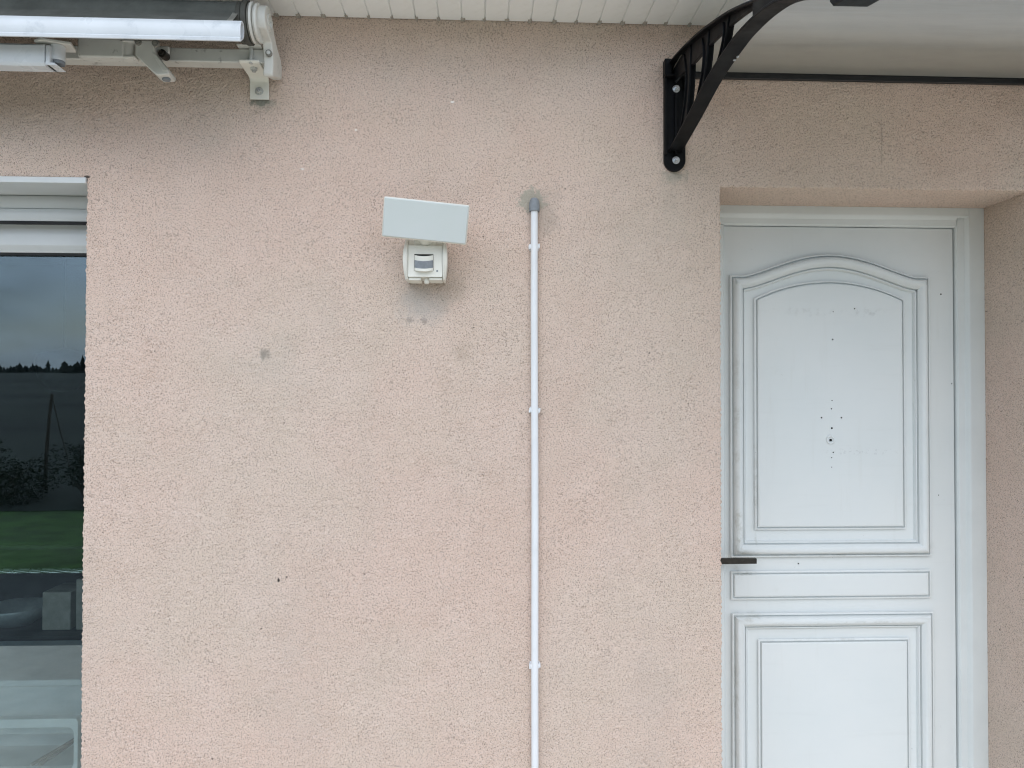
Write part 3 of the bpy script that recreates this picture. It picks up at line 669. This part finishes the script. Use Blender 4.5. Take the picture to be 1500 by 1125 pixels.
cpart(MB().box(-.0, SX1, -.013, -.002, 2.4300, 2.4440).box(-.0, SX1, -.009, -.001, 2.4440, 2.4720), 'wall_rail', 'blackalu', bevel=.002)
cpart(MB().prism([(-1.060, 2.140), (-1.060, 2.163), (-1.082, 2.168), (-1.094, 2.158), (-1.094, 2.128), (-1.080, 2.124)], 'x', .027, 1.150-.027), 'front_rail', 'blackalu', bevel=.002)

# ================================================================== floodlight
fl = empty('floodlight', (-.140, 0, 1.86)); tag(fl, 'white motion sensor floodlight with tilted flat panel on the wall', 'lamp')
def fpart(b, name, m, par=None, **k): return b.build(name, M[m], par or fl, **k)
# body: back box, curved cheeks, recessed face (local x about the middle, z up from the bottom)
body = MB(); body.prism([(-.001, .003), (-.060, .002), (-.068, .010), (-.072, .088), (-.060, .104), (-.001, .108)], 'x', -.047, .047)
bo = fpart(body, 'body', 'lampwhite', bevel=.003)
for s in (-1, 1):
    ck = MB(); n = 14; vs_ = []
    for i in range(n+1):
        t = i/n; z = -.002+.110*t; xo = .0495+.0095*sin(pi*min(1, .12+t*.80)); yf = -.060-.026*sin(pi*min(1., .15+t*.72))
        vs_ += [(s*.0455, -.002, z), (s*.0455, yf+.003, z), (s*(.0475+.25*(xo-.0495)), yf, z), (s*(xo-.0015), yf+.004, z), (s*xo, yf+.012, z), (s*(xo-.003), -.002, z)]
    fs_ = [tuple(range(6)), tuple(6*n+k for k in range(6))[::-1]]
    for i in range(n):
        for k in range(6): fs_.append((6*i+k, 6*i+(k+1) % 6, 6*i+6+(k+1) % 6, 6*i+6+k))
    ck.add(vs_, fs_); fpart(ck, 'cheek', 'lampwhite', smooth=38)
# face plate with the sensor window as a real opening
x0, x1, z0, z1 = -.0285, .0215, .020, .0635
fp = MB(); fp.box(-.0445, x0, -.0755, -.066, .004, .086).box(x1, .0445, -.0755, -.066, .004, .086).box(x0, x1, -.0755, -.066, .004, z0).box(x0, x1, -.0755, -.066, z1, .086)
fpart(fp, 'face_plate', 'lampwhite')
fpart(MB().box(x0-.003, x1+.003, -.0735, -.0732, z0, z1), 'window_recess', 'rubber')
se = empty('sensor', (0, 0, 0), fl)
xm = (x0+x1)/2
def dome(za, zb, r, mi='lampwhite', name='sensor_shell'):
    b = MB(); n = 20; vs_ = []; half = (x1-x0)/2-.0008
    for z in (za, (za+zb)/2, zb):
        for i in range(n+1):
            u = -1+2*i/n; vs_.append((xm+half*u, -.0745-r*math.sqrt(max(0, 1-.86*u*u)), z - .004*(1-u*u)))
    m = n+1; fs_ = [(k*m+i, k*m+i+1, (k+1)*m+i+1, (k+1)*m+i) for k in range(2) for i in range(n)]
    b2 = len(vs_); vs_ += [(v[0], -.0736, v[2]) for v in vs_]
    fs_ += [(b2-m+i, b2-m+i+1, 2*b2-m+i+1, 2*b2-m+i) for i in range(n)] + [(i+1, i, b2+i, b2+i+1) for i in range(n)]
    b.add(vs_, fs_); return b.build(name, M[mi], se, smooth=50)
dome(.0475, .0605, .010); dome(.0275, .0470, .013, 'lens', 'sensor_lens'); dome(.0205, .0272, .014)
for i in range(9):
    u = -.8+.2*i; MB().box(xm+.0235*u-.0003, xm+.0235*u+.0003, -.0747-.013*math.sqrt(max(0, 1-.86*u*u))-.0004, -.0755, .0290-.004*(1-u*u), .0455-.004*(1-u*u)).build('lens_rib', M['greycap'], se)
fpart(MB().tube((.0315, -.0750, .0195), (.0315, -.0762, .0195), .0026, n=14), 'indicator', 'lens')
fpart(MB().box(-.044, -.012, -.070, -.010, -.0045, .0035).box(.010, .044, -.070, -.010, -.0035, .0035), 'bottom_lip', 'lampwhite', bevel=.0015)
fpart(MB().lathe([(.0, -.012), (.005, -.0115), (.0075, -.008), (.0078, .0), (.0078, .006)], (.003, -.055, .0), 'z', 18), 'knob', 'lampwhite', smooth=True)
# neck and panel
fpart(MB().tube((0, -.050, .095), (0, -.092, .128), .020, .022, n=20).box(-.030, .030, -.070, -.030, .088, .106), 'neck', 'lampwhite', bevel=.003)
pa = empty('panel', (.0045, -.130, 1.9985-1.86), fl)
pa.rotation_euler = (Matrix.Rotation(R(4.6), 3, 'Y') @ Matrix.Rotation(R(3.), 3, 'Z') @ Matrix.Rotation(R(14.), 3, 'X')).to_euler()
MB().box(-.1085, .1085, -.0005, .026, -.0505, .0505).build('panel_shell', M['lampwhite'], pa, bevel=.004)
MB().box(-.1060, .1060, -.0045, .0005, -.0480, .0480).build('diffuser', M['diffuser'], pa, bevel=.0022)

# ================================================================== conduit
cd = empty('conduit', (.153, 0, 0)); tag(cd, 'white plastic cable conduit with grey cap running up the wall', 'conduit')
def off_x(z): return .0007*sin(z*2.3)+ .0006*sin(z*6.1)+.0016*(1.3-z)
MB().path([(off_x(.2*i*2.06/2.06), -.014, .2*i) for i in range(11)]+[(off_x(2.065), -.014, 2.065)], .0098, 20).build('tube', M['pvc'], cd, smooth=40)
MB().lathe([(.0120, -.020), (.0142, -.0195), (.0146, -.006), (.0141, .003), (.0120, .011), (.0078, .0165), (.0, .0185)], (off_x(2.07), -.0135, 2.074), 'z', 24).build('end_cap', M['greycap'], cd, smooth=40)
clipm = MB()
ang = np.linspace(-.30*pi, 1.30*pi, 15)
outer = [(.0128*cos(a+pi), .0128*sin(a+pi)-.014) for a in ang]; inner = [(.0101*cos(a+pi), .0101*sin(a+pi)-.014) for a in ang]
clipm.prism([(.0125*cos(a), -.0115+.0125*sin(a)) for a in np.linspace(-.18*pi, 1.18*pi, 14)], 'z', -.006, .006)
clipm.prism([(-.0155, -.016), (-.0125, -.0185), (-.0105, -.015), (-.0115, -.002), (-.015, -.002)], 'z', -.007, .005)
clipm.prism([(.0155, -.016), (.0125, -.0185), (.0105, -.015), (.0115, -.002), (.015, -.002)], 'z', -.004, .008)
clipm.box(-.013, .013, -.004, -.0005, -.009, .009)
c0 = None
for z in (1.958, 1.513, .825, .30):
    if c0 is None: c0 = clipm.build('clip', M['pvc'], cd, bevel=.0008); c0.location = (off_x(z), 0, z)
    else: put(c0, 'clip', (off_x(z), 0, z), cd, (0, random.uniform(-.15, .15), 0))

# ================================================================== things seen through the window
tb = empty('side_table', (-1.6, .7, 0)); tag(tb, 'pale grey low table inside, behind the window glass', 'table')
MB().box(-.75, .55, -.20, .22, .600, .622).build('table_top', M['table'], tb, bevel=.004)
MB().box(-.72, .52, -.185, -.170, .44, .5995).build('apron', M['table'], tb, bevel=.002)
for x in (-.70, .50):
    for y in (-.15, .17): MB().box(x-.02, x+.02, y-.02, y+.02, 0, .5995).build('leg', M['table'], tb, bevel=.002)
bx = empty('storage_box', (-1.6, .42, .30)); tag(bx, 'white plastic storage box with rounded opening behind the glass', 'box')
def rrect(x0, x1, z0, z1, r, n=6):
    p = []
    for (cx, cz, a0) in ((x1-r, z0+r, -pi/2), (x1-r, z1-r, 0), (x0+r, z1-r, pi/2), (x0+r, z0+r, pi)):
        for i in range(n+1): a = a0+pi/2*i/n; p.append((cx+r*cos(a), cz+r*sin(a)))
    return p
ro, ri = rrect(-.60, .335, .045, .228, .014), rrect(-.575, .322, .068, .200, .020)
b = MB(); n = len(ro)
vs_ = [(x, 0, z) for x, z in ro]+[(x, 0, z) for x, z in ri]+[(x, .03, z) for x, z in ro]+[(x, .03, z) for x, z in ri]; fs_ = []
for i in range(n):
    j = (i+1) % n; fs_ += [(i, j, n+j, n+i), (i, 2*n+i, 2*n+j, j), (n+i, n+j, 3*n+j, 3*n+i), (2*n+i, 3*n+i, 3*n+j, 2*n+j)]
b.add(vs_, fs_); b.build('front_frame', M['tray'], bx, bevel=.0015)
MB().box(-.59, .325, .031, .20, .055, .060).box(-.59, .325, .195, .20, .060, .19).box(-.59, -.585, .031, .195, .060, .19).box(.320, .325, .031, .195, .060, .19).build('box_shell', M['table'], bx)
MB().box(-.60, .335, .0, .20, -.30, .04).build('box_base', M['table'], bx, bevel=.004)
tg = empty('tongs', (-1.365, .50, .362)); tag(tg, 'dark brown wooden tongs lying in the white storage box', 'tongs')
MB().path([(-.07, -.03, .0), (.0, .0, .035), (.05, .02, .065)], [.006, .007, .004], 8).build('arm', M['brown'], tg, smooth=True)
MB().path([(-.045, -.035, .0), (.01, .0, .033), (.05, .022, .060)], [.005, .006, .004], 8).build('arm', M['brown'], tg, smooth=True)
shf = empty('shelf_unit', (-1.6, 1.0, 0)); tag(shf, 'dark shelf unit with steel edge strip inside the room', 'shelf')
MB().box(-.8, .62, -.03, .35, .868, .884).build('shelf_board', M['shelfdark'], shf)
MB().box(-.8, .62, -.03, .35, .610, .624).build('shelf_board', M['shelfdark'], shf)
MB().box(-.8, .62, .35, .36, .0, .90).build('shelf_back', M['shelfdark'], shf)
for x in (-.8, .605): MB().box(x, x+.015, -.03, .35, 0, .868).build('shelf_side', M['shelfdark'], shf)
b = MB()
for s in range(3): b.path([(-.80+.02*i, -.040+.006*cos(i*.55+2.09*s), .876+.006*sin(i*.55+2.09*s)) for i in range(72)], .0055, 6)
b.build('edge_strip', M['steel'], shf, smooth=True)
MB().lathe([(.0, .0), (.06, .002), (.10, .03), (.125, .075), (.122, .077), (.097, .033), (.058, .006), (.0, .005)], (-1.87, 1.13, .6245), 'z', 30).build('bowl', M['bowl'], smooth=True)
tag(bpy.data.objects['bowl'], 'dull steel bowl on the dark shelf indoors', 'bowl')
for (x, wd, h, d, lab) in ((-1.665, .11, .15, .16, 'low dim carton beside the steel bowl on the shelf'), (-1.545, .09, .20, .14, 'taller dim carton right of the low carton on the shelf')):
    tag(MB().box(x-wd/2, x+wd/2, 1.04, 1.04+d, .6245, .6245+h).build('carton', M['carton'], bevel=.004), lab, 'carton')
pd = empty('pendant_lamp', (-1.81, 1.35, 1.60)); tag(pd, 'dark round pendant lampshade hanging inside the window', 'lamp')
MB().lathe([(.0, -.035), (.055, -.022), (.098, .03), (.110, .09), (.108, .13), (.03, .155), (.012, .16), (.0, .16)], (0, 0, 0), 'z', 28).build('lamp_shade', M['shelfdark'], pd, smooth=True)
MB().tube((0, 0, .16), (0, 0, .90), .003, n=8).build('cord', M['shelfdark'], pd)

# ================================================================== garden, seen mirrored in the glass
def conifer_mesh(b, x, y, z, h, r):
    n = 6; t = 5
    for k in range(t):
        zz = z+h*(.08+.80*k/t); rr = r*(1-.82*k/t)*random.uniform(.85, 1.15); a0 = random.uniform(0, 6)
        vs_ = [(x+rr*cos(a0+2*pi*i/n)*random.uniform(.8, 1.2), y+rr*sin(a0+2*pi*i/n)*random.uniform(.8, 1.2), zz+random.uniform(-.03, .03)*h) for i in range(n)] + [(x, y, zz+h*.30)]
        b.add(vs_, [(i, (i+1) % n, n) for i in range(n)])
fo_ = MB()
for i in range(2600):
    y = random.uniform(-425, -230) if i % 3 else random.uniform(-429, -405); x = random.uniform(-600, 120); conifer_mesh(fo_, x, y, hill_h(x, y), random.uniform(1.8, 4.6)*(1.5 if random.random() < .05 else 1), random.uniform(1.4, 3.2))
tag(fo_.build('forest', M['conifer'], fix=False), 'dark conifer wood along the far hillside, mirrored in the glass', 'forest', kind='stuff')
def shrub(name, x, y, h, r, label, n=2600):
    root = empty(name, (x, y, -.06)); tag(root, label, 'shrub', 'garden shrubs mirrored in the window')
    b = MB(); lumps = [(random.uniform(-.5, .5)*r, random.uniform(-.5, .5)*r, h*random.uniform(.35, .75), r*random.uniform(.4, .65)) for _ in range(7)]
    for i in range(n):
        cx, cy, cz, cr = random.choice(lumps); d = Vector((random.gauss(0,1), random.gauss(0,1), random.gauss(0,1))).normalized()*cr*random.uniform(.7, 1.05)
        p = Vector((cx, cy, cz))+Vector((d.x, d.y, d.z*.8)); p.z = max(p.z, .05); s = random.uniform(.014, .03)*(r+.4)
        u = Vector((random.gauss(0,1), random.gauss(0,1), random.gauss(0,1))).normalized(); v = u.orthogonal().normalized()
        b.add([p-u*s, p+v*s*.5, p+u*s, p-v*s*.5], [(0, 1, 2, 3)])
    b.build('foliage', M['leaf'], root, fix=False)
    s_ = MB()
    for k in range(5): s_.path([(0, 0, 0), (random.uniform(-.3, .3)*r, random.uniform(-.3, .3)*r, h*.35), (random.uniform(-.6, .6)*r, random.uniform(-.6, .6)*r, h*.7)], [.03, .02, .008], 6)
    s_.build('stem', M['bark'], root)
shrub('shrub', -7.1, -9.4, .75, .85, 'broad dark shrub left of the pole in the mirrored garden')
shrub('shrub', -5.75, -9.2, .95, .6, 'taller dark shrub right of the pole in the mirrored garden')
shrub('shrub', -8.6, -10.4, .85, .9, 'low dark shrub at the far left of the mirrored garden')
shrub('shrub', -5.2, -11.8, 1.3, .9, 'round dark shrub nearest the house wall edge in the mirrored garden')
po = empty('garden_pole', (-7.0, -10.3, -.04)); tag(po, 'thin leaning wooden pole with a stay line in the mirrored garden', 'pole')
MB().path([(0, 0, 0), (.04, 0, .8), (.10, 0, 1.62)], [.032, .028, .02], 8).build('post', M['bark'], po, smooth=True)
MB().path([(.10, 0, 1.6), (.34, 0, .6), (.44, 0, .1)], .008, 6).build('stay', M['bark'], po)
